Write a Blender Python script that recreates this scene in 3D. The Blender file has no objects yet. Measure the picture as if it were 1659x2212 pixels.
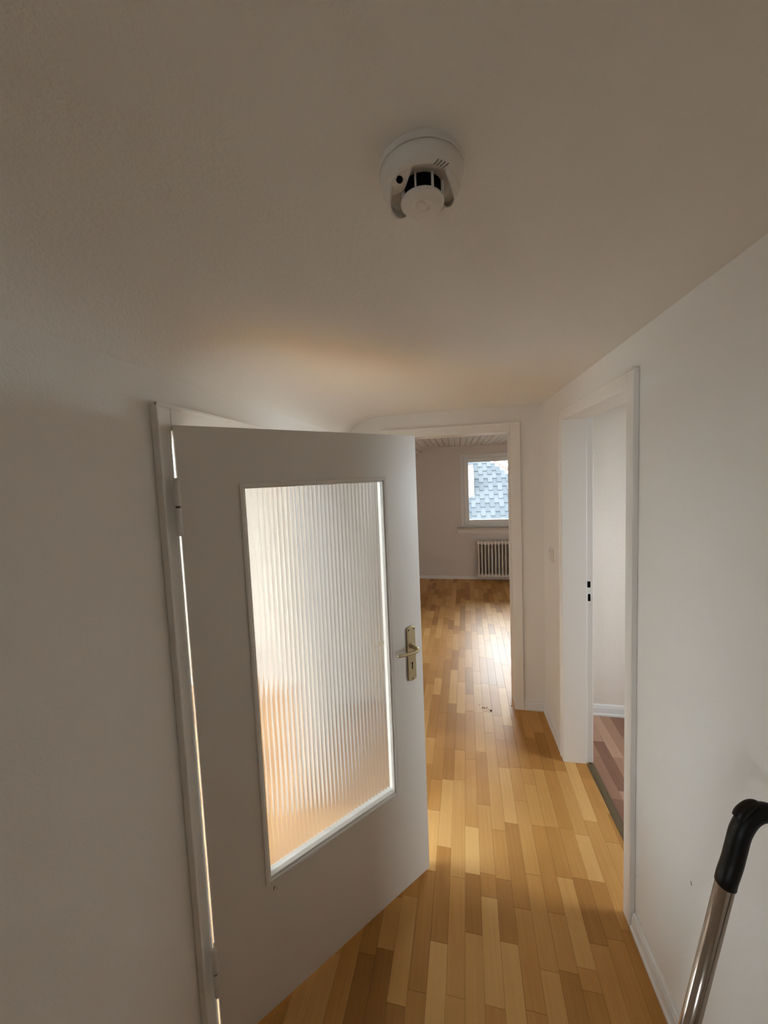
import bpy, bmesh, math, random
from mathutils import Vector, Matrix

sc = bpy.context.scene
COL = sc.collection
random.seed(7)

# ------------------------------------------------------------------ camera
H_CAM = 1.75
F_PX, CX, CY = 794.19, 835.73, 1085.76
YAW, PITCH, ROLL = 0.1875, -0.0712, -0.0403
fw = Vector((-math.sin(YAW)*math.cos(PITCH), math.cos(YAW)*math.cos(PITCH), math.sin(PITCH)))
rt = Vector((math.cos(YAW), math.sin(YAW), 0))
up = rt.cross(fw)
r2 = rt*math.cos(ROLL) + up*math.sin(ROLL)
u2 = up*math.cos(ROLL) - rt*math.sin(ROLL)
cam = bpy.data.cameras.new('camera')
cam.sensor_fit = 'HORIZONTAL'
cam.sensor_width = 36.0
cam.lens = F_PX/1659*36.0
cam.shift_x = (829.5-CX)/1659
cam.shift_y = (CY-1106)/1659
cam.clip_start = 0.02
cam.clip_end = 300
co = bpy.data.objects.new('camera', cam)
COL.objects.link(co)
co.matrix_world = Matrix(((r2.x, u2.x, -fw.x, 0), (r2.y, u2.y, -fw.y, 0), (r2.z, u2.z, -fw.z, H_CAM), (0, 0, 0, 1)))
sc.camera = co

# ------------------------------------------------------------------ sky and exposure
SKY = 11.0
w = bpy.data.worlds.new('overcast_sky')
sc.world = w
w.use_nodes = True
bg = w.node_tree.nodes['Background']
bg.inputs[0].default_value = (0.90, 0.96, 1.03, 1)
bg.inputs[1].default_value = SKY
vs = sc.view_settings
vs.view_transform = 'Standard'
vs.look = 'None'
vs.exposure = 1.54
vs.gamma = 1.0
vs.use_curve_mapping = False
sc.cycles.max_bounces = 9
sc.cycles.diffuse_bounces = 6
sc.cycles.glossy_bounces = 3
sc.cycles.transmission_bounces = 5
sc.cycles.transparent_max_bounces = 8
sc.cycles.use_adaptive_sampling = True
sc.cycles.adaptive_threshold = 0.04
sc.cycles.adaptive_min_samples = 32
sc.cycles.caustics_reflective = False
sc.cycles.use_light_tree = False
sc.cycles.sample_clamp_indirect = 8.0


def portal(loc, direction, sx, sy):
    """daylight portal filling a window opening (guides the sky light, emits nothing itself)"""
    l = bpy.data.lights.new('window_portal', 'AREA')
    l.shape = 'RECTANGLE'
    l.size, l.size_y = sx, sy
    l.cycles.is_portal = True
    o = bpy.data.objects.new('window_portal', l)
    COL.objects.link(o)
    o.location = loc
    o.rotation_euler = Vector(direction).to_track_quat('-Z', 'Z').to_euler()


# window openings: far room, left room side, left room end, right room
WIN1 = (0.09, 1.75, 0.875, 2.035)      # x0 x1 z0 z1 in the far room's end wall
WIN2 = (0.10, 2.20, 0.22, 2.12)        # y0 y1 z0 z1 in the left room's side wall
WIN3 = (-3.0, -1.95, 1.62, 2.30)       # x0 x1 z0 z1 in the left room's end wall
WIN4 = (1.15, 2.05, 0.9, 2.1)          # y0 y1 z0 z1 in the right room's side wall
ADDED_WIN = (-2.05, -1.35, 1.1, 1.9)        # x0 x1 z0 z1 in the landing's rear wall: unseen window added to brighten the near corridor
portal((0.92, 6.30, 1.455), (0, -1, 0), 1.66, 1.16)
portal((-3.98, 1.15, 1.17), (1, 0, 0), 2.10, 1.90)
portal((-2.475, 2.83, 1.96), (0, -1, 0), 1.05, 0.68)
portal((-1.7, -2.88, 1.5), (0, 1, 0), 0.70, 0.80)  # sky light through the added landing window
portal((3.28, 1.60, 1.5), (-1, 0, 0), 0.90, 1.20)

# ------------------------------------------------------------------ helpers


def nodes(m):
    m.use_nodes = True
    return m.node_tree.nodes, m.node_tree.links, m.node_tree.nodes['Principled BSDF']


def material(name, color, rough=0.5, metal=0.0, bump=None, mottle=0.0, spec=0.5, coat=0.0):
    """bump = (scale, strength, detail); mottle = colour variation amount"""
    m = bpy.data.materials.new(name)
    N, L, b = nodes(m)
    b.inputs['Base Color'].default_value = (*color, 1)
    b.inputs['Roughness'].default_value = rough
    b.inputs['Metallic'].default_value = metal
    b.inputs['Specular IOR Level'].default_value = spec
    b.inputs['Coat Weight'].default_value = coat
    b.inputs['Coat Roughness'].default_value = 0.15
    tc = N.new('ShaderNodeTexCoord')
    if bump:
        nz = N.new('ShaderNodeTexNoise')
        nz.inputs['Scale'].default_value = bump[0]
        nz.inputs['Detail'].default_value = bump[2]
        nz.inputs['Roughness'].default_value = 0.6
        L.new(tc.outputs['Object'], nz.inputs['Vector'])
        bp = N.new('ShaderNodeBump')
        bp.inputs['Strength'].default_value = bump[1]
        bp.inputs['Distance'].default_value = 0.004
        L.new(nz.outputs['Fac'], bp.inputs['Height'])
        L.new(bp.outputs['Normal'], b.inputs['Normal'])
    if mottle:
        nz2 = N.new('ShaderNodeTexNoise')
        nz2.inputs['Scale'].default_value = 3.0
        nz2.inputs['Detail'].default_value = 5.0
        L.new(tc.outputs['Object'], nz2.inputs['Vector'])
        mx = N.new('ShaderNodeMix')
        mx.data_type = 'RGBA'
        mx.inputs['A'].default_value = (*[c*(1-mottle) for c in color], 1)
        mx.inputs['B'].default_value = (*[min(1, c*(1+mottle)) for c in color], 1)
        L.new(nz2.outputs['Fac'], mx.inputs['Factor'])
        L.new(mx.outputs['Result'], b.inputs['Base Color'])
    return m


def wood(name, dark, mid, light, rough):
    """parquet: tone per strip from the face attribute 'tone', fine grain along local Y"""
    m = bpy.data.materials.new(name)
    N, L, b = nodes(m)
    at = N.new('ShaderNodeAttribute')
    at.attribute_name = 'tone'
    tc = N.new('ShaderNodeTexCoord')
    mp = N.new('ShaderNodeMapping')
    mp.inputs['Rotation'].default_value = (0, 0, 0.0252)
    mp.inputs['Scale'].default_value = (95, 2.6, 1)
    L.new(tc.outputs['Object'], mp.inputs['Vector'])
    ofs = N.new('ShaderNodeVectorMath')
    ofs.operation = 'MULTIPLY_ADD'
    ofs.inputs[1].default_value = (0, 37.0, 0)
    L.new(at.outputs['Vector'], ofs.inputs[0])
    L.new(mp.outputs['Vector'], ofs.inputs[2])
    nz = N.new('ShaderNodeTexNoise')
    nz.inputs['Scale'].default_value = 1.0
    nz.inputs['Detail'].default_value = 5.0
    nz.inputs['Roughness'].default_value = 0.65
    L.new(ofs.outputs['Vector'], nz.inputs['Vector'])
    nb = N.new('ShaderNodeTexNoise')
    nb.inputs['Scale'].default_value = 4.0
    nb.inputs['Detail'].default_value = 3.0
    L.new(tc.outputs['Object'], nb.inputs['Vector'])
    a1 = N.new('ShaderNodeMath'); a1.operation = 'MULTIPLY_ADD'
    a1.inputs[1].default_value = 0.34
    L.new(nz.outputs['Fac'], a1.inputs[0])
    L.new(at.outputs['Fac'], a1.inputs[2])
    a2 = N.new('ShaderNodeMath'); a2.operation = 'MULTIPLY_ADD'
    a2.inputs[1].default_value = 0.3
    L.new(nb.outputs['Fac'], a2.inputs[0])
    L.new(a1.outputs[0], a2.inputs[2])
    a3 = N.new('ShaderNodeMath'); a3.operation = 'SUBTRACT'
    a3.inputs[1].default_value = 0.32
    L.new(a2.outputs[0], a3.inputs[0])
    rp = N.new('ShaderNodeValToRGB')
    rp.color_ramp.elements[0].position = 0.0
    rp.color_ramp.elements[0].color = (*dark, 1)
    rp.color_ramp.elements[1].position = 1.0
    rp.color_ramp.elements[1].color = (*light, 1)
    e = rp.color_ramp.elements.new(0.5)
    e.color = (*mid, 1)
    L.new(a3.outputs[0], rp.inputs['Fac'])
    L.new(rp.outputs['Color'], b.inputs['Base Color'])
    b.inputs['Specular IOR Level'].default_value = 0.24
    r1 = N.new('ShaderNodeMath'); r1.operation = 'MULTIPLY_ADD'
    r1.inputs[1].default_value = 0.14
    r1.inputs[2].default_value = rough-0.07
    L.new(nb.outputs['Fac'], r1.inputs[0])
    L.new(r1.outputs[0], b.inputs['Roughness'])
    bp = N.new('ShaderNodeBump')
    bp.inputs['Strength'].default_value = 0.05
    bp.inputs['Distance'].default_value = 0.002
    L.new(nz.outputs['Fac'], bp.inputs['Height'])
    L.new(bp.outputs['Normal'], b.inputs['Normal'])
    return m


def pane_glass(name):
    """clear window pane: see-through with a fresnel reflection"""
    m = bpy.data.materials.new(name)
    m.use_nodes = True
    N, L = m.node_tree.nodes, m.node_tree.links
    N.clear()
    out = N.new('ShaderNodeOutputMaterial')
    t = N.new('ShaderNodeBsdfTransparent')
    t.inputs[0].default_value = (0.96, 0.98, 0.97, 1)
    g = N.new('ShaderNodeBsdfGlossy')
    g.inputs['Roughness'].default_value = 0.02
    f = N.new('ShaderNodeFresnel')
    f.inputs[0].default_value = 1.45
    mx = N.new('ShaderNodeMixShader')
    L.new(f.outputs[0], mx.inputs[0])
    L.new(t.outputs[0], mx.inputs[1])
    L.new(g.outputs[0], mx.inputs[2])
    L.new(mx.outputs[0], out.inputs[0])
    return m


def reeded_glass(name):
    """ribbed, slightly milky door glass"""
    m = bpy.data.materials.new(name)
    N, L, b = nodes(m)
    b.inputs['Base Color'].default_value = (0.78, 0.79, 0.78, 1)
    b.inputs['Roughness'].default_value = 0.14
    b.inputs['IOR'].default_value = 1.45
    b.inputs['Transmission Weight'].default_value = 1.0
    tr = N.new('ShaderNodeBsdfTranslucent')
    tr.inputs[0].default_value = (0.95, 0.96, 0.95, 1)
    mx = N.new('ShaderNodeMixShader')
    mx.inputs[0].default_value = 0.07
    L.new(b.outputs[0], mx.inputs[1])
    L.new(tr.outputs[0], mx.inputs[2])
    L.new(mx.outputs[0], N['Material Output'].inputs[0])
    return m


M = {}
M['wall'] = material('wall_paint', (0.87, 0.845, 0.81), 0.85, bump=(160, 0.22, 4), spec=0.2)
M['dimmed_wall'] = material('wall_paint_dimmed', (0.66, 0.635, 0.60), 0.85, bump=(160, 0.22, 4), spec=0.2)  # copy of the wall paint, darkened so its wall looks less brightly lit
M['cream_wall'] = material('cream_woodchip', (0.86, 0.775, 0.70), 0.85, bump=(120, 0.5, 4), spec=0.2)
M['ceiling'] = material('ceiling_plaster', (0.89, 0.86, 0.815), 0.9, bump=(110, 0.45, 6), spec=0.15)
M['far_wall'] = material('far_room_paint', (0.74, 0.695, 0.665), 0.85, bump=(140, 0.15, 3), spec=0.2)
M['lacquer'] = material('white_lacquer', (0.86, 0.83, 0.79), 0.38, bump=(60, 0.03, 2))
M['leaf'] = material('door_lacquer', (0.80, 0.765, 0.715), 0.36, bump=(120, 0.04, 2))
M['base'] = material('baseboard_white', (0.83, 0.82, 0.80), 0.4)
M['brass'] = material('aged_brass', (0.50, 0.42, 0.26), 0.38, metal=0.85)
M['black'] = material('black_hole', (0.004, 0.004, 0.004), 0.9, spec=0.05)
M['hinge'] = material('hinge_white', (0.70, 0.68, 0.66), 0.35)
M['plastic'] = material('cream_plastic', (0.80, 0.745, 0.68), 0.42)
M['switch'] = material('switch_plastic', (0.80, 0.77, 0.72), 0.35)
M['parquet'] = wood('beech_parquet', (0.26, 0.108, 0.024), (0.54, 0.268, 0.074), (0.77, 0.47, 0.175), 0.36)
M['laminate'] = wood('rosy_laminate', (0.20, 0.095, 0.062), (0.36, 0.20, 0.135), (0.52, 0.33, 0.235), 0.40)
M['subfloor'] = material('joint_brown', (0.10, 0.05, 0.02), 0.8)
M['threshold'] = material('bronze_threshold', (0.17, 0.13, 0.075), 0.4, metal=0.6)
M['pvc'] = material('window_white', (0.80, 0.80, 0.80), 0.3)
M['board'] = material('white_ceiling_board', (0.78, 0.77, 0.76), 0.10)
M['groove'] = material('board_groove', (0.42, 0.40, 0.38), 0.6)
M['radiator'] = material('radiator_enamel', (0.80, 0.77, 0.72), 0.32)
M['sill'] = material('sill_stone', (0.55, 0.50, 0.44), 0.25)
M['slate'] = material('slate_tile', (0.0205, 0.0243, 0.0278), 0.75, mottle=0.25, spec=0.1)
M['slate2'] = material('slate_tile_pale', (0.0265, 0.0305, 0.034), 0.75, mottle=0.25, spec=0.1)
M['slate_gap'] = material('slate_underlay', (0.016, 0.019, 0.022), 0.9)
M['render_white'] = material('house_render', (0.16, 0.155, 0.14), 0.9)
M['terracotta'] = material('terracotta', (0.10, 0.05, 0.035), 0.8)
M['ground'] = material('ground_grey', (0.18, 0.18, 0.17), 0.95)
M['grey'] = material('dull_grey', (0.10, 0.10, 0.10), 0.6)
M['chrome'] = material('steel_tube', (0.50, 0.43, 0.37), 0.17, metal=1.0)
M['rubber'] = material('black_handle', (0.008, 0.007, 0.006), 0.42, spec=0.25)
M['canister'] = material('vacuum_body', (0.05, 0.05, 0.055), 0.35)
M['pane'] = pane_glass('clear_pane')
M['reeded'] = reeded_glass('reeded_glass')
M['mark'] = material('scuff_mark', (0.10, 0.085, 0.07), 0.8)


def obj(name, bm, mat, parent=None, smooth=False, bevel=0.0, loc=None, rotz=None):
    me = bpy.data.meshes.new(name)
    bm.normal_update()
    if smooth:
        for f in bm.faces:
            f.smooth = True
    bm.to_mesh(me)
    bm.free()
    o = bpy.data.objects.new(name, me)
    COL.objects.link(o)
    me.materials.append(M[mat] if isinstance(mat, str) else mat)
    if parent:
        o.parent = parent
    if loc:
        o.location = loc
    if rotz is not None:
        o.rotation_euler = (0, 0, rotz)
    if bevel:
        md = o.modifiers.new('soft_edges', 'BEVEL')
        md.width = bevel
        md.segments = 2
        md.limit_method = 'ANGLE'
        md.angle_limit = math.radians(50)
    return o


def tag(o, label=None, cat=None, group=None, kind=None):
    if label:
        o['label'] = label
    if cat:
        o['category'] = cat
    if group:
        o['group'] = group
    if kind:
        o['kind'] = kind
    return o


def empty(name, loc=(0, 0, 0), rotz=0.0):
    o = bpy.data.objects.new(name, None)
    COL.objects.link(o)
    o.location = loc
    o.rotation_euler = (0, 0, rotz)
    o.empty_display_size = 0.05
    return o


def box(bm, x0, x1, y0, y1, z0, z1):
    vs_ = [bm.verts.new(p) for p in ((x0, y0, z0), (x1, y0, z0), (x1, y1, z0), (x0, y1, z0),
                                     (x0, y0, z1), (x1, y0, z1), (x1, y1, z1), (x0, y1, z1))]
    for q in ((0, 3, 2, 1), (4, 5, 6, 7), (0, 1, 5, 4), (1, 2, 6, 5), (2, 3, 7, 6), (3, 0, 4, 7)):
        bm.faces.new([vs_[i] for i in q])


def boxes(*bs):
    bm = bmesh.new()
    for b_ in bs:
        box(bm, *b_)
    return bm


def prism(pts, axis, a0, a1, bm=None):
    """extrude a 2D polygon; axis 'x': pts=(y,z); 'y': pts=(x,z); 'z': pts=(x,y)"""
    bm = bm or bmesh.new()
    def P(p, a):
        return {'x': (a, p[0], p[1]), 'y': (p[0], a, p[1]), 'z': (p[0], p[1], a)}[axis]
    A = [bm.verts.new(P(p, a0)) for p in pts]
    B = [bm.verts.new(P(p, a1)) for p in pts]
    n = len(pts)
    bm.faces.new(A)
    bm.faces.new(B[::-1])
    for i in range(n):
        bm.faces.new((A[i], B[i], B[(i+1) % n], A[(i+1) % n]))
    bmesh.ops.recalc_face_normals(bm, faces=bm.faces)
    return bm


def lathe(profile, seg=48, a0=0.0, a1=2*math.pi, bm=None, cap=True, center=(0, 0)):
    """revolve (r, z) about z"""
    bm = bm or bmesh.new()
    full = abs(a1-a0-2*math.pi) < 1e-6
    n = seg if full else seg+1
    rings = []
    for i in range(n):
        a = a0+(a1-a0)*i/seg
        rings.append([bm.verts.new((center[0]+r*math.cos(a), center[1]+r*math.sin(a), z)) for r, z in profile])
    for i in range(seg):
        A, B = rings[i], rings[(i+1) % n]
        for j in range(len(profile)-1):
            bm.faces.new((A[j], B[j], B[j+1], A[j+1]))
    if full and cap:
        if profile[0][0] > 1e-6:
            bm.faces.new([r[0] for r in rings][::-1])
        if profile[-1][0] > 1e-6:
            bm.faces.new([r[-1] for r in rings])
    bmesh.ops.remove_doubles(bm, verts=bm.verts, dist=1e-6)
    bmesh.ops.recalc_face_normals(bm, faces=bm.faces)
    return bm


def tube(pts, radii, seg=16, bm=None, flat=1.0):
    bm = bm or bmesh.new()
    pts = [Vector(p) for p in pts]
    if not isinstance(radii, (list, tuple)):
        radii = [radii]*len(pts)
    t0 = (pts[1]-pts[0]).normalized()
    nrm = t0.orthogonal().normalized()
    rings = []
    for i, p in enumerate(pts):
        t = (pts[min(i+1, len(pts)-1)]-pts[max(i-1, 0)]).normalized()
        nrm = (nrm-t*nrm.dot(t)).normalized()
        bn = t.cross(nrm)
        rings.append([bm.verts.new(p+nrm*(math.cos(k*2*math.pi/seg)*radii[i])+bn*(math.sin(k*2*math.pi/seg)*radii[i]*flat)) for k in range(seg)])
    for A, B in zip(rings, rings[1:]):
        for k in range(seg):
            bm.faces.new((A[k], A[(k+1) % seg], B[(k+1) % seg], B[k]))
    bm.faces.new(rings[0][::-1])
    bm.faces.new(rings[-1])
    bmesh.ops.recalc_face_normals(bm, faces=bm.faces)
    return bm


def spline(pts, n=8):
    """Catmull-Rom through points"""
    P = [Vector(p) for p in pts]
    P = [P[0]*2-P[1]]+P+[P[-1]*2-P[-2]]
    out = []
    for i in range(1, len(P)-2):
        for k in range(n):
            t = k/n
            a, b, c, d = P[i-1], P[i], P[i+1], P[i+2]
            out.append(0.5*((2*b)+(c-a)*t+(2*a-5*b+4*c-d)*t*t+(3*b-a-3*c+d)*t**3))
    out.append(P[-2])
    return out


def wall_cells(u0, u1, z0, z1, holes):
    us = sorted({u0, u1, *[h[0] for h in holes], *[h[1] for h in holes]})
    zs = sorted({z0, z1, *[h[2] for h in holes], *[h[3] for h in holes]})
    for a, b in zip(us, us[1:]):
        for c, d in zip(zs, zs[1:]):
            mu, mz = (a+b)/2, (c+d)/2
            if not any(h[0] < mu < h[1] and h[2] < mz < h[3] for h in holes):
                yield a, b, c, d


def wall_x(name, x0, x1, y0, y1, z0, z1, holes, mat, label, **kw):
    """wall whose face runs along y"""
    bm = boxes(*[(x0, x1, a, b, c, d) for a, b, c, d in wall_cells(y0, y1, z0, z1, holes)])
    return tag(obj(name, bm, mat, **kw), label, kind='structure')


def wall_y(name, y0, y1, x0, x1, z0, z1, holes, mat, label, **kw):
    bm = boxes(*[(a, b, y0, y1, c, d) for a, b, c, d in wall_cells(x0, x1, z0, z1, holes)])
    return tag(obj(name, bm, mat, **kw), label, kind='structure')


# ------------------------------------------------------------------ the rooms
Y_FAR = 2.729          # corridor end wall
Y_BACK = 6.13          # end wall of the far room
X_L = -0.785           # left corridor wall
RX, RA = 0.6224, 0.0176  # right corridor wall: slightly askew
ZH = 2.025             # clear head of the far and right doorways

# left wall with doorway
wall_x('wall_left', X_L-0.14, X_L, -0.55, Y_FAR, 0, 2.5, [(0.880, 1.752, 0, 1.918)], 'wall',
       'matt off-white left corridor wall with the glazed door\'s opening')
# right wall (rotated a little)
wall_x('wall_right', 0, 0.135, -4.5, 1.245, 0, 2.5, [(-0.051, 0.756, 0, ZH+0.02)], 'wall',
       'matt off-white right corridor wall with a doorway', loc=(RX, 1.5, 0), rotz=RA)
# end wall of corridor
wall_y('wall_far', Y_FAR, Y_FAR+0.12, X_L-0.13, 0.70, 0, 2.7, [(-0.50, 0.401, 0, ZH+0.02)], 'wall',
       'off-white end wall of the corridor with an open doorway')
wall_y('wall_left_room_end', Y_FAR, Y_FAR+0.12, -3.98, X_L-0.13, 0, 2.7, [WIN3], 'dimmed_wall', 'white end wall of the left room, darkened in colour to look less lit, with a small high window')
wall_y('wall_right_room_end', Y_FAR, Y_FAR+0.12, 0.70, 3.3, 0, 2.7, [], 'cream_wall', 'cream woodchip end wall of the right room')
wall_y('wall_rear', -2.95, -2.8, -2.8, 1.0, 0, 2.5, [ADDED_WIN], 'wall', 'plain rear wall of the landing with a small added window')
wall_x('wall_landing_left', -2.8, -2.6, -2.95, -0.6, 0, 2.5, [], 'wall', 'plain side wall of the landing')

# corridor ceiling with a rounded cove towards the left wall
prof = [(0.78, 2.2095), (0.55, 2.209), (0.2, 2.206), (-0.2, 2.203), (-0.45, 2.199), (-0.55, 2.194), (-0.62, 2.186),
        (-0.67, 2.174), (-0.71, 2.156), (-0.742, 2.132), (-0.765, 2.104), (-0.779, 2.076), (-0.787, 2.05), (-0.80, 2.02)]
bm = bmesh.new()
ys = [-0.62, -0.3, 0, 0.5, 1, 1.5, 2, 2.4, Y_FAR+0.03]
grid = [[bm.verts.new((x, y, z)) for x, z in prof] for y in ys]
for A, B in zip(grid, grid[1:]):
    for i in range(len(prof)-1):
        bm.faces.new((A[i], A[i+1], B[i+1], B[i]))
for f in bm.faces:
    f.smooth = True
box(bm, -0.95, 0.85, -0.75, Y_FAR+0.05, 2.36, 2.5)
o = obj('ceiling', bm, 'ceiling')
tag(o, 'rough plastered beige-white corridor ceiling rounded into the left wall', kind='structure')

tag(obj('ceiling', boxes((-2.8, 1.0, -2.95, -0.60, 2.209, 2.5)), 'ceiling'), 'flat ceiling of the landing', kind='structure')
# left room
wall_x('wall_left_room_side', -4.1, -3.9, -0.7, 2.85, 0, 2.7, [WIN2], 'wall', 'white window wall of the left room')
wall_y('wall_left_room_near', -0.70, -0.55, -4.1, X_L, 0, 2.7, [], 'wall', 'white near wall of the left room')
tag(obj('ceiling', boxes((-4.1, -0.90, -0.7, 2.85, 2.45, 2.7)), 'ceiling'), 'flat white ceiling of the left room', kind='structure')
# right room
wall_x('wall_right_room_side', 3.2, 3.35, -0.9, 2.85, 0, 2.7, [WIN4], 'wall', 'white side wall of the right room with window')
wall_y('wall_right_room_near', -0.85, -0.7, 0.70, 3.35, 0, 2.7, [], 'wall', 'white near wall of the right room')
tag(obj('ceiling', boxes((0.70, 3.35, -0.85, 2.85, 2.45, 2.7)), 'ceiling'), 'flat white ceiling of the right room', kind='structure')
# far room
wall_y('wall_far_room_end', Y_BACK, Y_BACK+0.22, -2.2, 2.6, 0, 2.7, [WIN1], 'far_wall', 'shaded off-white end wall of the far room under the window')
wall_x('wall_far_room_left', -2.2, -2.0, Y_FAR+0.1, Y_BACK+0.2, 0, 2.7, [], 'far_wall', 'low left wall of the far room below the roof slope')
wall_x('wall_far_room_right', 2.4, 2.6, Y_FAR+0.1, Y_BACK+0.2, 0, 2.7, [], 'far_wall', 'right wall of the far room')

# board ceiling of the far room: flat part and slope
ZR = 2.192
bm = boxes((-0.42, 2.5, Y_FAR+0.11, Y_BACK+0.05, ZR+0.014, ZR+0.2))
c_ = prism([(-0.40, ZR+0.014), (-2.1, ZR+0.014-1.7*0.6), (-2.1, ZR+0.2-1.7*0.6), (-0.40, ZR+0.2)], 'y', Y_FAR+0.11, Y_BACK+0.05, bm)
ceil_far = tag(obj('ceiling', c_, 'groove'), 'white boarded ceiling of the far room, sloping on its left', kind='structure')
BW = 0.079
bmb = boxes((0.0025, BW-0.0025, Y_FAR+0.125, Y_BACK-0.002, -0.001, 0.013))
board = obj('board', bmb, 'board', ceil_far, bevel=0.003)
board.location = (-0.40, 0, ZR)
for k in range(1, 36):
    b2 = board.copy(); COL.objects.link(b2); b2.parent = ceil_far
    b2.location = (-0.40+BW*k, 0, ZR)
ang = math.atan(0.6)
for k in range(20):
    b2 = board.copy(); COL.objects.link(b2); b2.parent = ceil_far
    d = BW*(k+1)
    b2.location = (-0.405-d*math.cos(ang), 0, ZR-d*math.sin(ang))
    b2.rotation_euler = (0, -ang, 0)

# ------------------------------------------------------------------ parquet floor
PA = 0.0252
S0, SW = -0.0436, 0.0643


def clip(poly, inside, cut):
    out = []
    for i, p in enumerate(poly):
        q = poly[(i+1) % len(poly)]
        a, b = inside(p), inside(q)
        if a:
            out.append(p)
        if a != b:
            out.append(cut(p, q))
    return out


def clip_rect(poly, x0, x1, y0, y1):
    for ax, v, sgn in ((0, x0, 1), (0, x1, -1), (1, y0, 1), (1, y1, -1)):
        ins = lambda p: (p[ax]-v)*sgn >= -1e-9
        def cut(p, q):
            t = (v-p[ax])/(q[ax]-p[ax])
            return (p[0]+(q[0]-p[0])*t, p[1]+(q[1]-p[1])*t)
        if poly:
            poly = clip(poly, ins, cut)
    return poly


def strip_mesh(bm, poly, tone, layer, z=0.0, ch=0.00045, dep=0.005):
    """one wooden strip: top polygon slightly chamfered, sides down into the joint"""
    cx_ = sum(p[0] for p in poly)/len(poly)
    cy_ = sum(p[1] for p in poly)/len(poly)
    def ins(p, d):
        dx, dy = cx_-p[0], cy_-p[1]
        return (p[0]+math.copysign(min(abs(dx), d), dx), p[1]+math.copysign(min(abs(dy), d), dy))
    T = [bm.verts.new((*ins(p, ch*1.6), z)) for p in poly]
    B = [bm.verts.new((*ins(p, ch*0.6), z-ch)) for p in poly]
    C_ = [bm.verts.new((*ins(p, ch*0.6), z-dep)) for p in poly]
    n = len(poly)
    fs = [bm.faces.new(T)]
    for i in range(n):
        j = (i+1) % n
        fs.append(bm.faces.new((B[i], B[j], T[j], T[i])))
        fs.append(bm.faces.new((C_[i], C_[j], B[j], B[i])))
    for f in fs:
        f[layer] = tone


def W(s, t, a=PA):
    return (s*math.cos(a)+t*math.sin(a), -s*math.sin(a)+t*math.cos(a))


# joints read along the strip columns of the corridor (distance along strips) and their tones
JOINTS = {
    -6: ([1.176, 1.429], [.22, .34, .4]), -5: ([1.201, 1.376, 1.652], [.22, .60, .36, .4]),  # tones lowered here to imitate the shade in front of the door leaf
    -4: ([1.067, 1.388, 2.105, 2.333], [.28, .66, .44, .62, .40]), -3: ([1.111, 1.502, 1.801, 1.998, 2.238], [.36, .34, .80, .55, .45, .42]),
    -2: ([1.257, 1.619, 2.008, 2.248], [.82, .34, .80, .36, .34]), -1: ([1.121, 1.496, 2.019, 2.250], [.66, .60, .68, .62, .42]),
    0: ([1.307, 1.521, 1.741, 2.183, 2.651, 2.861], [.68, .34, .92, .58, .52, .62, .32]),
    1: ([1.121, 1.442, 1.532, 1.877, 2.255, 2.640], [.58, .80, .46, .64, .44, .66, .70]),
    2: ([1.302, 1.521, 1.746, 2.438, 2.660], [.78, .32, .54, .66, .74, .6]),
    3: ([1.424, 1.794, 2.149, 2.378], [.52, .38, .80, .50, .56]), 4: ([1.564, 1.932, 2.160], [.56, .62, .60, .44]),
    5: ([1.255, 1.430, 1.801, 2.051, 2.163], [.34, .56, .48, .66, .60, .42]), 6: ([1.217, 1.276, 1.574, 1.805, 2.170], [.40, .56, .74, .46, .66, .34]),
    7: ([1.356, 1.582, 1.809, 2.170], [.54, .32, .54, .50, .30]), 8: ([1.382, 1.582, 1.789, 2.177], [.46, .40, .82, .64, .44]),
}
rng = random.Random(11)


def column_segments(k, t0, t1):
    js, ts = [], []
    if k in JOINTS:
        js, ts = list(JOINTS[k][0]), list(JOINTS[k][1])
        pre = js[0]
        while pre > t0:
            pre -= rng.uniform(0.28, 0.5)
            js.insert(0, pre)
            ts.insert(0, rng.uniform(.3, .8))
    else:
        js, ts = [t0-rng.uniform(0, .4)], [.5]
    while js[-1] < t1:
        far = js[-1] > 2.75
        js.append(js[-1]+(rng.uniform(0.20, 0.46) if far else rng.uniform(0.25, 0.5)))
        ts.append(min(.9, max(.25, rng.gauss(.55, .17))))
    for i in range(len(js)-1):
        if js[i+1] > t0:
            yield max(js[i], t0), min(js[i+1], t1), ts[i+1] if i+1 < len(ts) else .5


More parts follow.
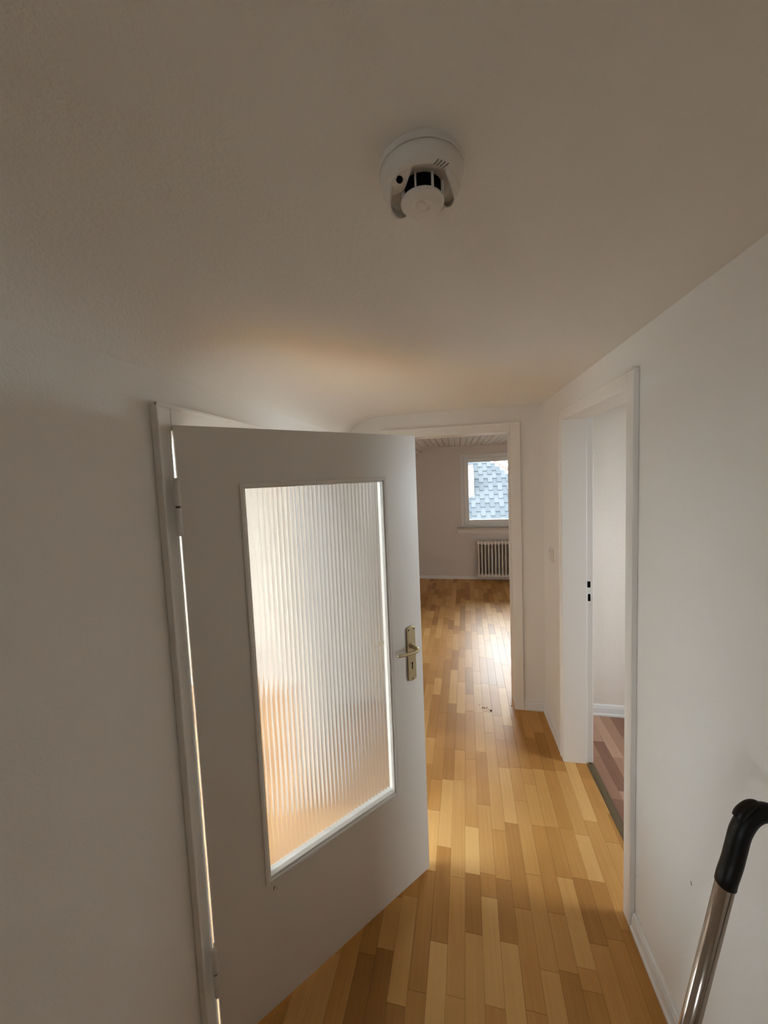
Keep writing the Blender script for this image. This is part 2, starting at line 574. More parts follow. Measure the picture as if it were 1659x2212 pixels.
floor = tag(obj('floor', boxes((-4.1, 0.735, -2.95, Y_FAR+0.06, -0.12, -0.0035), (-2.2, 2.6, Y_FAR+0.06, Y_BACK+0.2, -0.12, -0.0035)), 'subfloor'),
            'glossy three-strip beech parquet running from corridor into the far room', kind='structure')
rest = bmesh.new()
rest_l = rest.faces.layers.float.new('tone')
n_strip = 0
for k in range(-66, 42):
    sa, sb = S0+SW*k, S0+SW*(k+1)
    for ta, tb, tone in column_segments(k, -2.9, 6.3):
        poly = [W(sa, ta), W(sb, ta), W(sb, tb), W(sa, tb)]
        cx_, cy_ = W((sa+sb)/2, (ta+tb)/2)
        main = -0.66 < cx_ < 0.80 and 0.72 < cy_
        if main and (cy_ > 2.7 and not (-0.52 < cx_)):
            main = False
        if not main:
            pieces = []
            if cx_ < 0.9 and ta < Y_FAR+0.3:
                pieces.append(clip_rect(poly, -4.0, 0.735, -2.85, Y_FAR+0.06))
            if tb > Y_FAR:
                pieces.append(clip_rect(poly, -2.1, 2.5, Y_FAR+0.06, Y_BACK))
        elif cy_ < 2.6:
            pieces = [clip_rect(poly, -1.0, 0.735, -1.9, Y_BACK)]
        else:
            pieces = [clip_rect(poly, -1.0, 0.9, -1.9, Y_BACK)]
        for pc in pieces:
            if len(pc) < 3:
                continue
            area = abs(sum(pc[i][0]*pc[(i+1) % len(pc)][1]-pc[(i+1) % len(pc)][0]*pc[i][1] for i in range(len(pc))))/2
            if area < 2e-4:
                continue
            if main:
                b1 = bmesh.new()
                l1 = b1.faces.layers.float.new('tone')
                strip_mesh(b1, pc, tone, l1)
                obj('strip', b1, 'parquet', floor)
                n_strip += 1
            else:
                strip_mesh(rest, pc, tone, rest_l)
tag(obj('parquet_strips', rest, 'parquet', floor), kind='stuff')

# right room floor: rosy laminate strips, threshold rail between
floor_r = tag(obj('floor', boxes((0.735, 3.3, -0.8, Y_FAR+0.06, -0.12, -0.0035)), 'subfloor'), 'rosy brown plank floor of the right room', kind='structure')
rest = bmesh.new()
rest_l = rest.faces.layers.float.new('tone')
for k in range(38):
    xa = 0.755+0.066*k
    t = -0.7-rng.uniform(0, .4)
    while t < Y_FAR:
        e = t+rng.uniform(.25, .5)
        pc = clip_rect([(xa, t), (xa+.066, t), (xa+.066, e), (xa, e)], 0.75, 3.2, -0.7, Y_FAR)
        if len(pc) > 2:
            tone = min(.9, max(.15, rng.gauss(.5, .2)))
            if k < 8 and e > 1.3:
                b1 = bmesh.new(); l1 = b1.faces.layers.float.new('tone')
                strip_mesh(b1, pc, tone, l1)
                obj('strip', b1, 'laminate', floor_r)
            else:
                strip_mesh(rest, pc, tone, rest_l)
        t = e
tag(obj('plank_strips', rest, 'laminate', floor_r), kind='stuff')
o = obj('trim_5', prism([(-0.021, 0), (0.021, 0), (0.017, 0.004), (0.008, 0.0065), (-0.008, 0.0065), (-0.017, 0.004)], 'y', -0.03, 0.735), 'threshold', loc=(RX+0.130, 1.5, 0.0003), rotz=RA)
tag(o, 'dark bronze threshold rail between parquet and rosy floor', kind='structure')

# ------------------------------------------------------------------ baseboards
BP = [(0, 0), (0.020, 0), (0.020, 0.012), (0.015, 0.016), (0.013, 0.050), (0.010, 0.058), (0.010, 0.064), (0.004, 0.070), (0, 0.070)]


def baseboard(name, p0, p1, label, mat='base', sc_=1.0):
    """profile extruded from p0 to p1 with the room on the left-hand side"""
    d = Vector((p1[0]-p0[0], p1[1]-p0[1], 0))
    bm = prism([(a*sc_, b*sc_) for a, b in BP], 'x', 0, d.length)
    o = obj(name, bm, mat, loc=(p0[0], p0[1], 0), rotz=math.atan2(d.y, d.x))
    return tag(o, label, kind='structure')


def RW(x, y):
    """local right-wall frame to world"""
    c, s = math.cos(RA), math.sin(RA)
    return (RX+x*c-y*s, 1.5+x*s+y*c)


baseboard('baseboard_right', RW(0, -4.28), RW(0, -0.086), 'white moulded baseboard along the near right wall')
baseboard('baseboard_right', RW(0, 0.790), RW(0, 1.225), 'white moulded baseboard between right doorway and end wall')
baseboard('baseboard_far', (0.596, Y_FAR), (0.448, Y_FAR), 'short white baseboard beside the far doorway')
baseboard('baseboard_far', (-0.55, Y_FAR), (X_L, Y_FAR), 'short white baseboard in the corridor corner behind the door')
baseboard('baseboard_left', (X_L, 0.848), (X_L, -0.55), 'white moulded baseboard along the near left wall')
baseboard('baseboard_left', (X_L, Y_FAR), (X_L, 1.802), 'white moulded baseboard behind the glazed door')
baseboard('baseboard_right_room', (3.2, Y_FAR), (0.757, Y_FAR), 'white moulded baseboard in the right room', sc_=1.1)
baseboard('baseboard_left_room', (-0.93, Y_FAR), (-3.9, Y_FAR), 'white baseboard in the left room')
baseboard('baseboard_back', (2.4, Y_BACK), (-2.0, Y_BACK), 'low white baseboard below the far window', sc_=0.72)
for o in list(COL.objects):
    if o.name.startswith('baseboard'):
        o.scale.y = 1  # room side is +y of the run

# ------------------------------------------------------------------ door frames


def frame_bar(bm, x0, x1, y0, y1, z0, z1):
    box(bm, x0, x1, y0, y1, z0, z1)


# far doorway (trim_1): casing on the corridor side, lining through the wall
f1 = tag(empty('trim_1', (0, Y_FAR, 0)), 'white lacquered frame of the doorway into the far room', kind='structure')
xl_, xr_, cw = -0.479, 0.381, 0.066
obj('casing', boxes((xr_, xr_+cw, -0.02, 0.0, 0, ZH+cw), (xl_-cw, xl_, -0.02, 0.0, 0, ZH+cw), (xl_, xr_, -0.02, 0.0, ZH, ZH+cw)), 'lacquer', f1, bevel=0.003)
obj('lining', boxes((xr_+0.004, xr_+0.022, -0.004, 0.124, 0, ZH+0.02), (xl_-0.022, xl_-0.004, -0.004, 0.124, 0, ZH+0.02), (xl_, xr_, -0.004, 0.124, ZH+0.003, ZH+0.02)), 'lacquer', f1)
obj('casing', boxes((xr_, xr_+cw, 0.12, 0.138, 0, ZH+cw), (xl_-cw, xl_, 0.12, 0.138, 0, ZH+cw), (xl_, xr_, 0.12, 0.138, ZH, ZH+cw)), 'lacquer', f1, bevel=0.003)

# right doorway (trim_2), in the askew wall's frame
f2 = tag(empty('trim_2', (RX, 1.5, 0), RA), 'white lacquered frame of the open right doorway without a door leaf', kind='structure')
a0, a1, cw = -0.031, 0.736, 0.052
obj('casing', boxes((-0.02, 0, a0-cw, a0, 0, ZH+0.062), (-0.02, 0, a1, a1+cw, 0, ZH+0.062), (-0.02, 0, a0, a1, ZH, ZH+0.062)), 'lacquer', f2, bevel=0.003)
obj('casing_bead', boxes((-0.024, -0.016, a1+cw-0.008, a1+cw+0.003, 0, ZH+0.066), (-0.024, -0.016, a0-cw, a1+cw, ZH+0.056, ZH+0.066)), 'lacquer', f2, bevel=0.002)
obj('lining', boxes((-0.004, 0.112, a1, a1+0.022, 0, ZH+0.018), (0.112, 0.142, a1+0.012, a1+0.022, 0, ZH+0.018),
                    (-0.004, 0.112, a0-0.022, a0, 0, ZH+0.018), (0.112, 0.142, a0-0.022, a0-0.012, 0, ZH+0.018),
                    (-0.004, 0.112, a0, a1, ZH, ZH+0.018), (0.112, 0.142, a0, a1, ZH+0.012, ZH+0.018)), 'lacquer', f2, bevel=0.002)
sp = obj('strike_plate', boxes((0.1125, 0.1395, a1+0.0108, a1+0.0121, 0.95, 1.14)), 'lacquer', f2)
obj('latch_hole', boxes((0.118, 0.1345, a1+0.0100, a1+0.0121, 1.066, 1.102)), 'black', sp)
obj('bolt_hole', boxes((0.121, 0.1345, a1+0.0100, a1+0.0121, 0.986, 1.028)), 'black', sp)
obj('casing', boxes((0.135, 0.15, a0-cw, a0-0.012, 0, ZH+0.062), (0.135, 0.15, a1+0.012, a1+cw, 0, ZH+0.062), (0.135, 0.15, a0-0.012, a1+0.012, ZH+0.012, ZH+0.062)), 'lacquer', f2, bevel=0.002)

# left doorway (trim_3)
f3 = tag(empty('trim_3', (X_L, 0.902, 0)), 'white lacquered frame of the glazed door in the left wall', kind='structure')
y1_ = 0.826
ZL = 1.899
obj('casing', boxes((0, 0.020, -0.052, -0.004, 0, ZL+0.068), (0, 0.020, y1_, y1_+0.052, 0, ZL+0.068), (0, 0.020, -0.004, y1_, ZL, ZL+0.068)), 'lacquer', f3, bevel=0.003)
obj('casing_bead', boxes((0.016, 0.025, -0.054, y1_+0.054, ZL+0.060, ZL+0.071), (0.016, 0.024, -0.054, -0.047, 0, ZL+0.070)), 'lacquer', f3, bevel=0.002)
obj('lining', boxes((-0.14, 0.004, -0.02, -0.006, 0, ZL+0.018), (-0.14, 0.004, y1_, y1_+0.02, 0, ZL+0.018), (-0.14, 0.004, 0, y1_, ZL, ZL+0.018)), 'lacquer', f3, bevel=0.002)
obj('door_stop', boxes((-0.13, -0.025, y1_-0.012, y1_, 0, ZL), (-0.13, -0.025, 0, y1_, ZL-0.012, ZL)), 'lacquer', f3, bevel=0.002)
obj('casing', boxes((-0.156, -0.14, -0.052, 0, 0, ZL+0.06), (-0.156, -0.14, y1_, y1_+0.052, 0, ZL+0.06), (-0.156, -0.14, 0, y1_, ZL, ZL+0.06)), 'lacquer', f3, bevel=0.002)

# ------------------------------------------------------------------ glazed door leaf
DA = 0.7448
HX, HY = -0.7434, 0.8812
door = tag(empty('door_1', (HX, HY, 0), math.pi/2-DA), 'half-open white door with a tall reeded glass pane and brass handle', kind='structure')
DW, DT, TH = 0.86, 1.911, 0.040
gs0, gs1, gz0, gz1 = 0.170, 0.694, 0.457, 1.736
obj('panel', boxes(*[(a, b, 0.0, TH, c, d) for a, b, c, d in wall_cells(0, DW, 0.008, DT, [(gs0, gs1, gz0, gz1)])]), 'leaf', door)
# glazing beads on both faces (front ones proud of the leaf)


def bead(y0, y1, parent):
    bm = bmesh.new()
    e = 0.012
    for (s0_, s1_, q0, q1) in ((gs0-e, gs0, gz0-e, gz1+e), (gs1, gs1+e, gz0-e, gz1+e), (gs0, gs1, gz0-e, gz0), (gs0, gs1, gz1, gz1+e)):
        box(bm, s0_, s1_, y0, y1, q0, q1)
    return obj('glazing_bead', bm, 'leaf', parent, bevel=0.003)


bead(-0.006, 0.002, door)
bead(TH-0.002, TH+0.006, door)
# inner rebate strips holding the pane
bm = bmesh.new()
for (s0_, s1_, q0, q1) in ((gs0, gs0+0.006, gz0, gz1), (gs1-0.006, gs1, gz0, gz1), (gs0, gs1, gz0, gz0+0.007), (gs0, gs1, gz1-0.006, gz1)):
    box(bm, s0_, s1_, 0.002, 0.019, q0, q1)
obj('inner_bead', bm, 'leaf', door, bevel=0.0015)
# reeded pane: 34 convex ribs on the corridor side, flat behind
PITCH_R = (gs1-gs0)/34
bm = bmesh.new()
front_lo, front_hi, back_lo, back_hi = [], [], [], []
SEG = 10
for i in range(34*SEG+1):
    s_ = gs0+i*PITCH_R/SEG
    ph = (i % SEG)/SEG if i < 34*SEG else 0.0
    y_ = 0.0225-0.0012*(1-(2*ph-1)**2)
    front_lo.append(bm.verts.new((s_, y_, gz0)))
    front_hi.append(bm.verts.new((s_, y_, gz1)))
    back_lo.append(bm.verts.new((s_, 0.0265, gz0)))
    back_hi.append(bm.verts.new((s_, 0.0265, gz1)))
for i in range(34*SEG):
    f = bm.faces.new((front_lo[i], front_lo[i+1], front_hi[i+1], front_hi[i])); f.smooth = False
    bm.faces.new((back_lo[i+1], back_lo[i], back_hi[i], back_hi[i+1]))
    bm.faces.new((front_lo[i+1], front_lo[i], back_lo[i], back_lo[i+1]))
    bm.faces.new((front_hi[i], front_hi[i+1], back_hi[i+1], back_hi[i]))
bm.faces.new((front_lo[0], front_hi[0], back_hi[0], back_lo[0]))
bm.faces.new((front_lo[-1], back_lo[-1], back_hi[-1], front_hi[-1]))
bmesh.ops.recalc_face_normals(bm, faces=bm.faces)
tag(obj('glass_pane', bm, 'reeded', door), 'reeded glass pane with narrow vertical ribs')
# scuffs under the pane's corner
tag(obj('scuff', boxes((0.180, 0.1825, -0.0004, 0.001, 0.414, 0.424), (0.1825, 0.1845, -0.0004, 0.001, 0.420, 0.430), (0.190, 0.1915, -0.0004, 0.001, 0.411, 0.418)), 'mark', door), 'small dark scuff below the pane')


def handle_set(y_face, sgn):
    """long plate, lever, keyhole; sgn -1 = corridor side"""
    pts = []
    sc0, hw, zb, zt = 0.797, 0.0215, 0.899, 1.131
    for k in range(13):
        a = math.pi*k/12
        pts.append((sc0+hw*math.cos(a), zt-0.010+0.010*math.sin(a)))
    for k in range(13):
        a = math.pi+math.pi*k/12
        pts.append((sc0+hw*math.cos(a), zb+0.010+0.010*math.sin(a)))
    ya, yb = sorted((y_face, y_face+sgn*0.008))
    pl_ = obj('handle_plate', prism(pts, 'y', ya, yb), 'brass', door, bevel=0.0018)
    def hole(s_, z_, r):
        bm = bmesh.new()
        n = 14
        y2 = y_face+sgn*0.0083
        y3 = y_face+sgn*0.007
        prism([(s_+r*math.cos(2*math.pi*i/n), z_+r*math.sin(2*math.pi*i/n)) for i in range(n)], 'y', min(y2, y3), max(y2, y3), bm)
        return bm
    for s_, z_ in ((0.783, 1.117), (0.811, 1.117), (0.797, 0.909)):
        obj('screw_hole', hole(s_, z_, 0.0030), 'black', pl_)
    kb = hole(0.797, 0.975, 0.0042)
    y2, y3 = sorted((y_face+sgn*0.0083, y_face+sgn*0.007))
    box(kb, 0.7945, 0.7995, y2, y3, 0.949, 0.975)
    obj('keyhole', kb, 'black', pl_)
    f = lambda s_, o_, z_: (s_, y_face+sgn*o_, z_)
    path = spline([f(0.797, 0.006, 1.048), f(0.797, 0.030, 1.048), f(0.7955, 0.044, 1.0475), f(0.786, 0.0525, 1.0465), f(0.765, 0.054, 1.046), f(0.73, 0.0535, 1.0485), f(0.692, 0.052, 1.054)], 6)
    n = len(path)
    rad = [0.0085 if i < n*0.3 else 0.0085-0.0028*(i-n*0.3)/(n*0.7) for i in range(n)]
    lv = obj('lever', tube(path, rad, 14), 'brass', door, smooth=True)
    ring = bmesh.new()
    tube([f(0.797, 0.006, 1.048), f(0.797, 0.012, 1.048)], 0.0125, 20, ring)
    obj('collar', ring, 'brass', lv, bevel=0.0015)


handle_set(0.0, -1)
handle_set(TH, 1)
# hinges: two-knuckle barrels at the edge
for zc in (1.690, 0.299):
    hg = obj('hinge', tube([(-0.006, -0.010, zc+0.003), (-0.006, -0.010, zc+0.072), (-0.006, -0.010, zc+0.079)], [0.0085, 0.0085, 0.0055], 18), 'hinge', door, bevel=0.001)
    obj('lower_knuckle', tube([(-0.006, -0.010, zc-0.079), (-0.006, -0.010, zc-0.072), (-0.006, -0.010, zc-0.003)], [0.0055, 0.0085, 0.0085], 18), 'hinge', hg, bevel=0.001)
    obj('pin', tube([(-0.006, -0.010, zc-0.004), (-0.006, -0.010, zc+0.004)], 0.006, 12), 'grey', hg)
    obj('hinge_leaf', boxes((-0.004, 0.001, -0.006, 0.012, zc+0.006, zc+0.070)), 'hinge', hg)
obj('edge_strip', boxes((DW-0.0005, DW+0.0008, 0.006, 0.028, 0.94, 1.14)), 'brass', door)

# ------------------------------------------------------------------ windows


def window(name, origin, rotz, wd, hh, label, sill=True, hardware=False):
    """local x across, y outwards, z up; origin = inner lower-left corner of the opening on the inner wall face"""
    r = tag(empty(name, origin, rotz), label, kind='structure')
    def ringb(a, b, y0, y1, t):
        return boxes((a, a+t, y0, y1, b, hh-b), (wd-a-t, wd-a, y0, y1, b, hh-b), (a+t, wd-a-t, y0, y1, b, b+t), (a+t, wd-a-t, y0, y1, hh-b-t, hh-b))
    obj('window_frame', ringb(0, 0, 0.008, 0.085, 0.046), 'pvc', r, bevel=0.004)
    obj('cover_strip', ringb(-0.020, -0.020, -0.012, 0.012, 0.026), 'pvc', r, bevel=0.003)
    s = obj('window_sash', ringb(0.040, 0.040, -0.008, 0.065, 0.070), 'pvc', r, bevel=0.006)
    obj('gasket', ringb(0.106, 0.106, 0.005, 0.055, 0.006), 'grey', s)
    obj('pane', boxes((0.106, wd-0.106, 0.030, 0.036, 0.106, hh-0.106)), 'pane', s)
    if hardware:
        for z_ in (0.03, hh-0.10):
            obj('sash_hinge', tube([(0.036, -0.012, z_), (0.036, -0.012, z_+0.07)], 0.007, 12), 'pvc', s)
        hd = obj('sash_handle_plate', boxes((wd-0.088, wd-0.062, -0.016, -0.008, hh*0.5-0.05, hh*0.5+0.05)), 'pvc', s, bevel=0.003)
        obj('sash_handle', tube([(wd-0.075, -0.014, hh*0.5), (wd-0.075, -0.045, hh*0.5), (wd-0.075, -0.052, hh*0.5-0.02), (wd-0.075, -0.052, hh*0.5-0.11)], 0.009, 12), 'pvc', hd, smooth=True)
    if sill:
        obj('window_sill', boxes((-0.09, wd+0.09, -0.125, 0.02, -0.030, -0.008)), 'sill', r, bevel=0.004)
        obj('sill_apron', boxes((-0.075, wd+0.075, -0.032, 0.0, -0.115, -0.030)), 'lacquer', r, bevel=0.003)
    return r


window('window_1', (WIN1[0], Y_BACK, WIN1[2]), 0, WIN1[1]-WIN1[0], WIN1[3]-WIN1[2], 'white-framed window of the far room looking onto a slate roof', hardware=True)
window('window_2', (-3.9, WIN2[0], WIN2[2]), math.pi/2, WIN2[1]-WIN2[0], WIN2[3]-WIN2[2], 'wide window of the left room', hardware=True)
window('window_3', (WIN3[0], Y_FAR, WIN3[2]), 0, WIN3[1]-WIN3[0], WIN3[3]-WIN3[2], 'small window in the left room\'s end wall', sill=False)
window('window_4', (3.2, WIN4[1], WIN4[2]), -math.pi/2, WIN4[1]-WIN4[0], WIN4[3]-WIN4[2], 'window of the right room')
window('added_window', (ADDED_WIN[1], -2.8, ADDED_WIN[2]), math.pi, ADDED_WIN[1]-ADDED_WIN[0], ADDED_WIN[3]-ADDED_WIN[2], 'small unseen landing window added to brighten the near corridor')

# ------------------------------------------------------------------ radiator under the far window
rad = tag(empty('radiator', (0.30, Y_BACK-0.085, 0)), 'cream ribbed column radiator on the wall under the far window', 'radiator')
RP = 0.0525
bm = bmesh.new()
pl_pts = [(0.0105*math.cos(math.pi*k/6), 0.058+0.0105*math.sin(math.pi*k/6)) for k in range(7)]
pl_pts += [(-p[0], -p[1]) for p in pl_pts]
prism(pl_pts, 'z', 0.10, 0.62, bm)
for zz, sg in ((0.625, 1), (0.090, -1)):
    hub = [(-RP/2, zz-0.020*0), (0, 0)]
    pr = []
    for k in range(16):
        a = 2*math.pi*k/16
        pr.append((0.070*math.copysign(abs(math.cos(a))**0.7, math.cos(a)), zz+0.034*math.copysign(abs(math.sin(a))**0.7, math.sin(a))))
    prism(pr, 'x', -RP/2+0.006, RP/2-0.006, bm)
    pr2 = [(p[0]*0.80, zz+(p[1]-zz)*0.72) for p in pr]
    prism(pr2, 'x', -RP/2, RP/2, bm)
col0 = obj('column', bm, 'radiator', rad, bevel=0.004)
col0.location = (RP/2, 0, 0)
for k in range(1, 18):
    c2 = col0.copy(); COL.objects.link(c2); c2.parent = rad
    c2.location = (RP/2+RP*k, 0, 0)
for x_ in (RP*3, RP*15):
    for z_ in (0.56, 0.10):
        obj('bracket', boxes((x_-0.012, x_+0.012, 0.03, 0.0845, z_, z_+0.04)), 'radiator', rad)
obj('end_plug', tube([(-0.016, 0, 0.625), (0.002, 0, 0.625)], 0.017, 6), 'radiator', rad)
obj('end_plug', tube([(-0.016, 0, 0.09), (0.002, 0, 0.09)], 0.017, 6), 'radiator', rad)
vx = RP*18
v_ = obj('valve', tube([(vx-0.002, 0, 0.625), (vx+0.05, 0, 0.625)], 0.014, 14), 'brass', rad)
obj('valve_knob', tube([(vx+0.05, 0, 0.625), (vx+0.055, 0, 0.625), (vx+0.11, 0, 0.625)], [0.018, 0.022, 0.02], 18), 'pvc', v_)
obj('pipe', tube([(vx+0.03, 0, 0.625), (vx+0.03, 0, 0.001)], 0.009, 12), 'radiator', rad)
obj('air_valve', tube([(RP*2.5, -0.062, 0.55), (RP*2.5, -0.078, 0.55)], 0.004, 10), 'chrome', rad)

# ------------------------------------------------------------------ smoke detector on the ceiling
det = tag(empty('smoke_detector', (-0.0385, 0.584, 2.2050)), 'round cream smoke detector with open sensor cage on the corridor ceiling', 'smoke detector')
det.scale = (1, 1, 0.82)
obj('mounting_base', lathe([(0.0635, 0.003), (0.0635, -0.010), (0.0625, -0.0115), (0.0, -0.0115)], 72), 'plastic', det, smooth=False)
bodyp = [(0.0, -0.0118), (0.0605, -0.0118), (0.0622, -0.0135), (0.0620, -0.024), (0.0605, -0.032), (0.0575, -0.0385), (0.0545, -0.0415), (0.052, -0.0425), (0.0495, -0.041), (0.042, -0.036), (0.036, -0.0335), (0.0, -0.033)]
obj('housing', lathe(bodyp, 72), 'plastic', det, smooth=True)
obj('sensor_chamber', lathe([(0.029, -0.030), (0.029, -0.0585), (0.0, -0.0585)], 48), 'black', det)
for k in range(8):
    a = math.radians(-90-12+k*45)
    c, s = math.cos(a), math.sin(a)
    bm = boxes((0.0285, 0.0335, -0.0009, 0.0009, -0.0585, -0.0325))
    fn = obj('cage_fin', bm, 'plastic', det)
    fn.rotation_euler = (0, 0, a)
capp = [(0.0, -0.0575), (0.0315, -0.0575), (0.0325, -0.0595), (0.0318, -0.0625), (0.030, -0.0638), (0.0165, -0.0645), (0.0158, -0.0652), (0.0148, -0.0652), (0.0140, -0.0640), (0.0095, -0.0632), (0.0085, -0.0640), (0.0070, -0.0648), (0.0, -0.0650)]
obj('cage_cap', lathe(capp, 56), 'plastic', det, smooth=True)
# curved guard wings left and right, scooped skirt towards the corridor
for a_mid, span, name in ((math.radians(168), 46, 'guard_wing'), (math.radians(2), 46, 'guard_wing')):
    a_0, a_1 = a_mid-math.radians(span), a_mid+math.radians(span)
    bm = bmesh.new()
    n = 20
    rows = []
    for i in range(n+1):
        u = i/n
        a = a_0+(a_1-a_0)*u
        dep = 0.0395+0.0235*math.sin(math.pi*u)**0.6
        rows.append([bm.verts.new((r*math.cos(a), r*math.sin(a), z)) for r, z in ((0.0545, -0.038), (0.0530, -0.5*0.038-0.5*dep), (0.0490, -dep), (0.0465, -dep+0.0008), (0.0500, -0.5*0.038-0.5*dep), (0.0515, -0.036))])
    for A, B in zip(rows, rows[1:]):
        for j in range(6):
            bm.faces.new((A[j], A[(j+1) % 6], B[(j+1) % 6], B[j]))
    bm.faces.new(rows[0]); bm.faces.new(rows[-1][::-1])
    bmesh.ops.recalc_face_normals(bm, faces=bm.faces)
    obj(name, bm, 'plastic', det, smooth=True)
# sloping sounder face on the camera side with hole and slits
bm = bmesh.new()
n = 18
rows = []
for i in range(n+1):
    u = i/n
    a = math.radians(-178+u*92)
    lo = 0.0395+0.0120*math.sin(math.pi*min(1, u*1.15))**0.8
    ri = 0.052-0.0185*math.sin(math.pi*min(1, u*1.15))**0.8
    rows.append([bm.verts.new((r*math.cos(a), r*math.sin(a), z)) for r, z in ((0.0585, -0.0365), (0.0545, -0.0405), (ri, -lo), (ri-0.001, -lo+0.001), (0.045, -0.036))])
for A, B in zip(rows, rows[1:]):
    for j in range(5):
        bm.faces.new((A[j], A[(j+1) % 5], B[(j+1) % 5], B[j]))
bm.faces.new(rows[0]); bm.faces.new(rows[-1][::-1])
bmesh.ops.recalc_face_normals(bm, faces=bm.faces)
sf = obj('sounder_shield', bm, 'plastic', det, smooth=True)
a = math.radians(-128)
rh, zh_ = 0.0465, -0.0468
nv = Vector((math.cos(a)*0.45, math.sin(a)*0.45, -0.89)).normalized()
ctr = Vector((rh*math.cos(a), rh*math.sin(a), zh_))
obj('sounder_hole', tube([ctr-nv*0.002, ctr+nv*0.0008], 0.0048, 20), 'black', sf)
for k in range(4):
    a = math.radians(-62+k*5.5)
    d = Vector((math.cos(a-0.35), math.sin(a-0.35), 0))
    p0 = Vector((0.0575*math.cos(a), 0.0575*math.sin(a), -0.0392))
    p1 = Vector((0.0515*math.cos(a-0.09), 0.0515*math.sin(a-0.09), -0.0432))
    obj('sounder_slit', tube([p0, (p0+p1)/2+Vector((0, 0, -0.0006)), p1], 0.0007, 6), 'grey', det)

# ------------------------------------------------------------------ light switch
x_, y_ = RW(0, 1.030)
sw = tag(empty('light_switch', (x_, y_, 1.152), RA), 'white rocker light switch on the right wall beyond the doorway', 'light switch')
obj('switch_frame', boxes((-0.009, 0, -0.041, 0.041, 0.0, 0.082)), 'switch', sw, bevel=0.003)
obj('rocker', prism([(-0.009, 0.012), (-0.0125, 0.013), (-0.0165, 0.069), (-0.009, 0.070)], 'y', -0.029, 0.029), 'switch', sw, bevel=0.001)

# ------------------------------------------------------------------ vacuum cleaner standing by the right wall
vac = tag(empty('vacuum_cleaner', (0.310, 0.740, 0)), 'upright steel vacuum tube with black bent handle by the right wall', 'vacuum cleaner')
V0 = Vector((0.310, 0.740, 0))


def vl(p):
    return Vector(p)-V0


pt_, pb_ = Vector((0.4848, 0.7485, 0.9546)), Vector((0.3200, 0.7401, 0.053))
dv = (pt_-pb_).normalized()
obj('tube', tube([vl(pb_), vl(pt_)+dv*0.004], 0.0150, 28), 'chrome', vac, smooth=True)
hp = spline([pt_-dv*0.004, pt_+dv*0.012, (0.4975, 0.7535, 0.992), (0.5056, 0.7572, 1.0197), (0.515, 0.7612, 1.0501), (0.5313, 0.7662, 1.0738), (0.5507, 0.7690, 1.0855), (0.570, 0.764, 1.0875), (0.586, 0.748, 1.084)], 8)
hd = obj('handle', tube([vl(p) for p in hp], 0.0166, 24), 'rubber', vac, smooth=True)
# suction slider bump on the outside of the bend
sl = spline([(0.5069, 0.7568, 1.0806), (0.5132, 0.7587, 1.0908), (0.5255, 0.7618, 1.1008), (0.5359, 0.764, 1.1047), (0.5419, 0.765, 1.1027)], 4)
bm = tube([vl(p) for p in sl], [0.0080+0.0018*math.sin(math.pi*min(1, 0.25+i/len(sl))) for i in range(len(sl))], 14)
obj('suction_slider', bm, 'rubber', hd, smooth=False, bevel=0.001)
hs = spline([(0.583, 0.751, 1.085), (0.600, 0.70, 1.06), (0.604, 0.60, 0.98), (0.600, 0.45, 0.78), (0.57, 0.32, 0.52), (0.52, 0.18, 0.25), (0.45, -0.02, 0.17), (0.38, -0.18, 0.16)], 22)
obj('hose', tube([vl(p) for p in hs], [0.0165 if i % 2 else 0.0148 for i in range(len(hs))], 14), 'rubber', vac, smooth=True)
obj('floor_nozzle', boxes((-0.115, 0.135, -0.04, 0.045, 0.002, 0.035), (-0.03, 0.045, -0.03, 0.03, 0.03, 0.085)), 'canister', vac, bevel=0.01)
cb = obj('canister', boxes((-0.10, 0.20, -1.25, -0.885, 0.06, 0.25)), 'canister', vac, bevel=0.05)
for sx in (-0.10, 0.19):
    obj('wheel', tube([(sx-0.012, -1.14, 0.075), (sx+0.022, -1.14, 0.075)], 0.075, 24), 'rubber', cb)
obj('castor', tube([(0.035, -0.95, 0.03), (0.065, -0.95, 0.03)], 0.03, 16), 'rubber', cb)

# small scuff on the right wall, crumbs on the parquet in the far doorway
wr = bpy.data.objects['wall_right']
obj('scuff', boxes((-0.0006, 0.0004, -0.3985, -0.3965, 0.552, 0.559), (-0.0006, 0.0004, -0.3965, -0.3945, 0.557, 0.563)), 'mark', wr)
bm = bmesh.new()
rc = random.Random(3)
for (cx_, cy_) in ((0.131, 2.732), (0.160, 2.708), (0.168, 2.70), (0.192, 2.692), (0.203, 2.684), (0.212, 2.676), (0.206, 2.672), (0.366, 2.75), (0.15, 2.70), (0.183, 2.71)):
    e = rc.uniform(0.002, 0.0045)
    mtx = Matrix.Translation((cx_, cy_, e*0.5)) @ Matrix.Rotation(rc.uniform(0, 3), 4, 'Z') @ Matrix.Diagonal((e*1.4, e, e, 1))
    bmesh.ops.create_icosphere(bm, subdivisions=1, radius=1.0, matrix=mtx)
tag(obj('crumbs', bm, 'terracotta'), 'few brown crumbs on the parquet in the far doorway', 'crumbs', kind='stuff')

# ------------------------------------------------------------------ the house outside the far window
house = tag(empty('neighbouring_house', (2.0, 20, -5)), 'neighbouring house with steep grey slate roof outside the far window', 'house')
SL = math.radians(52)
# roof plane: passes (y=20, z=1.0 world); v up the slope; hip cut on the right


def RP3(x, v, n=0.0):
    """local to house: world x, slope coordinate v (0 at y=20,z=1), n along outward normal"""
    return (x-2.0, v*math.cos(SL)-n*math.sin(SL), 6.0+v*math.sin(SL)+n*math.cos(SL))


def hip_v(x):
    return 1.72-(x-2.17)*1.02


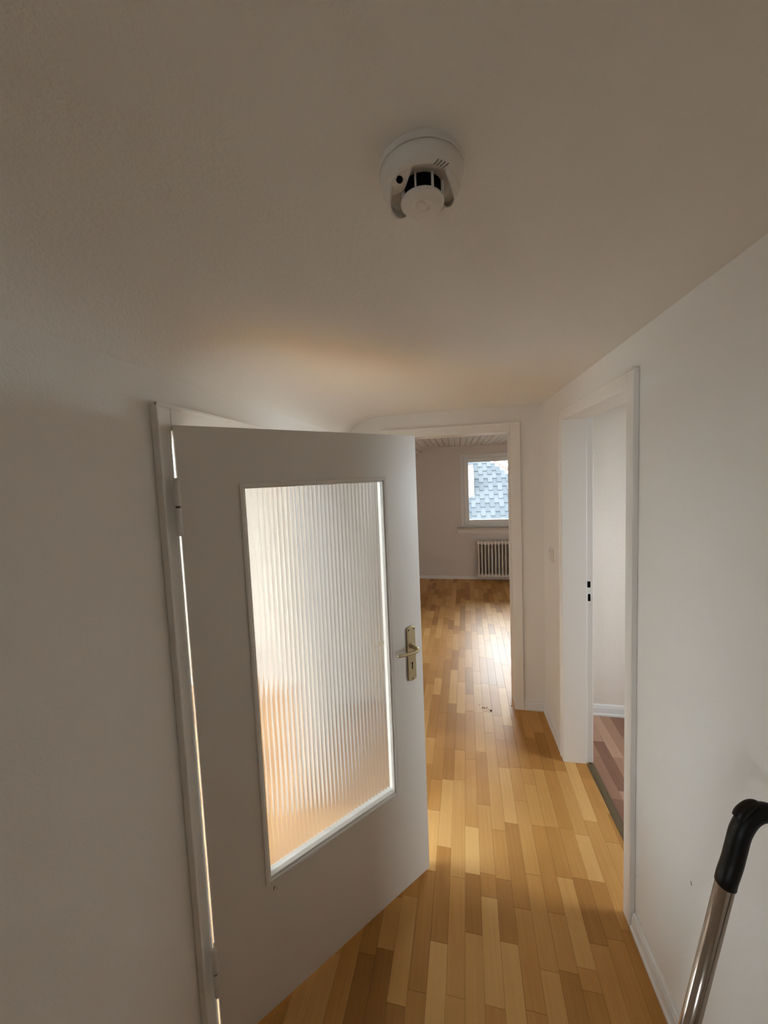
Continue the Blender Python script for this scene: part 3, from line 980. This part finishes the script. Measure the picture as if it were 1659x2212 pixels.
bm = bmesh.new()
TW, TR = 0.232, 0.522
xs0, xs1, v0, v1 = -2.2, 6.2, -4.6, 5.0
ptsr = [(xs0, v0), (xs1, v0), (xs1, hip_v(xs1)), (xs0, hip_v(xs0)) if hip_v(xs0) < v1 else (xs0, v1)]
A = [bm.verts.new(RP3(x, v, -0.02)) for x, v in ptsr]
B = [bm.verts.new(RP3(x, v, -0.30)) for x, v in ptsr]
bm.faces.new(A); bm.faces.new(B[::-1])
for i in range(4):
    bm.faces.new((A[i], B[i], B[(i+1) % 4], A[(i+1) % 4]))
bmesh.ops.recalc_face_normals(bm, faces=bm.faces)
roof = obj('roof', bm, 'slate_gap', house)
# one tile: slightly tilted plate with clipped lower corners
def tile_mesh():
    bm = bmesh.new()
    hw, ln = TW/2+0.004, TR*1.06
    pts = [(-hw, ln), (hw, ln), (hw, 0.03), (hw-0.03, 0.0), (-hw+0.03, 0.0), (-hw, 0.03)]
    cs, sn = math.cos(SL), math.sin(SL)
    def q(x, v, n):
        return bm.verts.new((x, v*cs-n*sn, v*sn+n*cs))
    T = [q(x, v, 0.040-0.036*v/ln) for x, v in pts]
    Bt = [q(x, v, 0.018-0.036*v/ln) for x, v in pts]
    bm.faces.new(T); bm.faces.new(Bt[::-1])
    for i in range(6):
        bm.faces.new((T[i], Bt[i], Bt[(i+1) % 6], T[(i+1) % 6]))
    bmesh.ops.recalc_face_normals(bm, faces=bm.faces)
    return bm
t1 = obj('tile', tile_mesh(), 'slate', roof)
t2 = obj('tile', tile_mesh(), 'slate2', roof)
first = {0: t1, 1: t2}
rest = bmesh.new()
for c in range(-14, 18):
    x = 0.62+TW*c
    for r in range(-9, 9):
        v = r*TR+(TR/2 if c % 2 else 0)
        if v < v0 or v+TR*0.9 > hip_v(x+TW/2):
            continue
        near = -3 <= c <= 12 and -5 <= r <= 6
        kind = 1 if rng.random() < .4 else 0
        p = RP3(x, v, 0.012 if c % 2 else 0.0)
        if near:
            if first[kind] is not None:
                o = first[kind]; first[kind] = None
                src = {0: t1, 1: t2}
            else:
                o = (t1 if kind == 0 else t2).copy(); COL.objects.link(o); o.parent = roof
            o.location = p
        else:
            tb = tile_mesh()
            bmesh.ops.translate(tb, verts=tb.verts, vec=p)
            tm = bpy.data.meshes.new('tmp'); tb.to_mesh(tm); tb.free()
            rest.from_mesh(tm); bpy.data.meshes.remove(tm)
tag(obj('roof_tiles', rest, 'slate', roof), kind='stuff')
# hip edge boards
x0_, x1_ = 0.0, 6.2
hipb = tube([RP3(x0_, hip_v(x0_), 0.02), RP3(x1_, hip_v(x1_), 0.02)], 0.10, 10)
obj('hip_ridge', hipb, 'terracotta', roof)
# wall below the eaves and side wall
obj('wall', boxes((-4.2, 4.2, -2.55, 3.6, 0.0, 2.45)), 'render_white', house)
# white rendered chimney with terracotta head and a grey vent
ch = obj('chimney', boxes((-1.95, -1.09, -0.42, 0.3, 5.42, 7.02)), 'render_white', house)
obj('chimney_head', boxes((-1.99, -1.12, -0.46, 0.34, 7.02, 7.17)), 'terracotta', ch)
obj('vent', boxes((-1.38, -1.22, -0.45, -0.40, 5.86, 6.06)), 'grey', ch)
tag(obj('ground', boxes((-60, 60, -40, 80, -5.2, -5.0)), 'ground'), 'grey street level far below', kind='structure')
print('strips', n_strip)
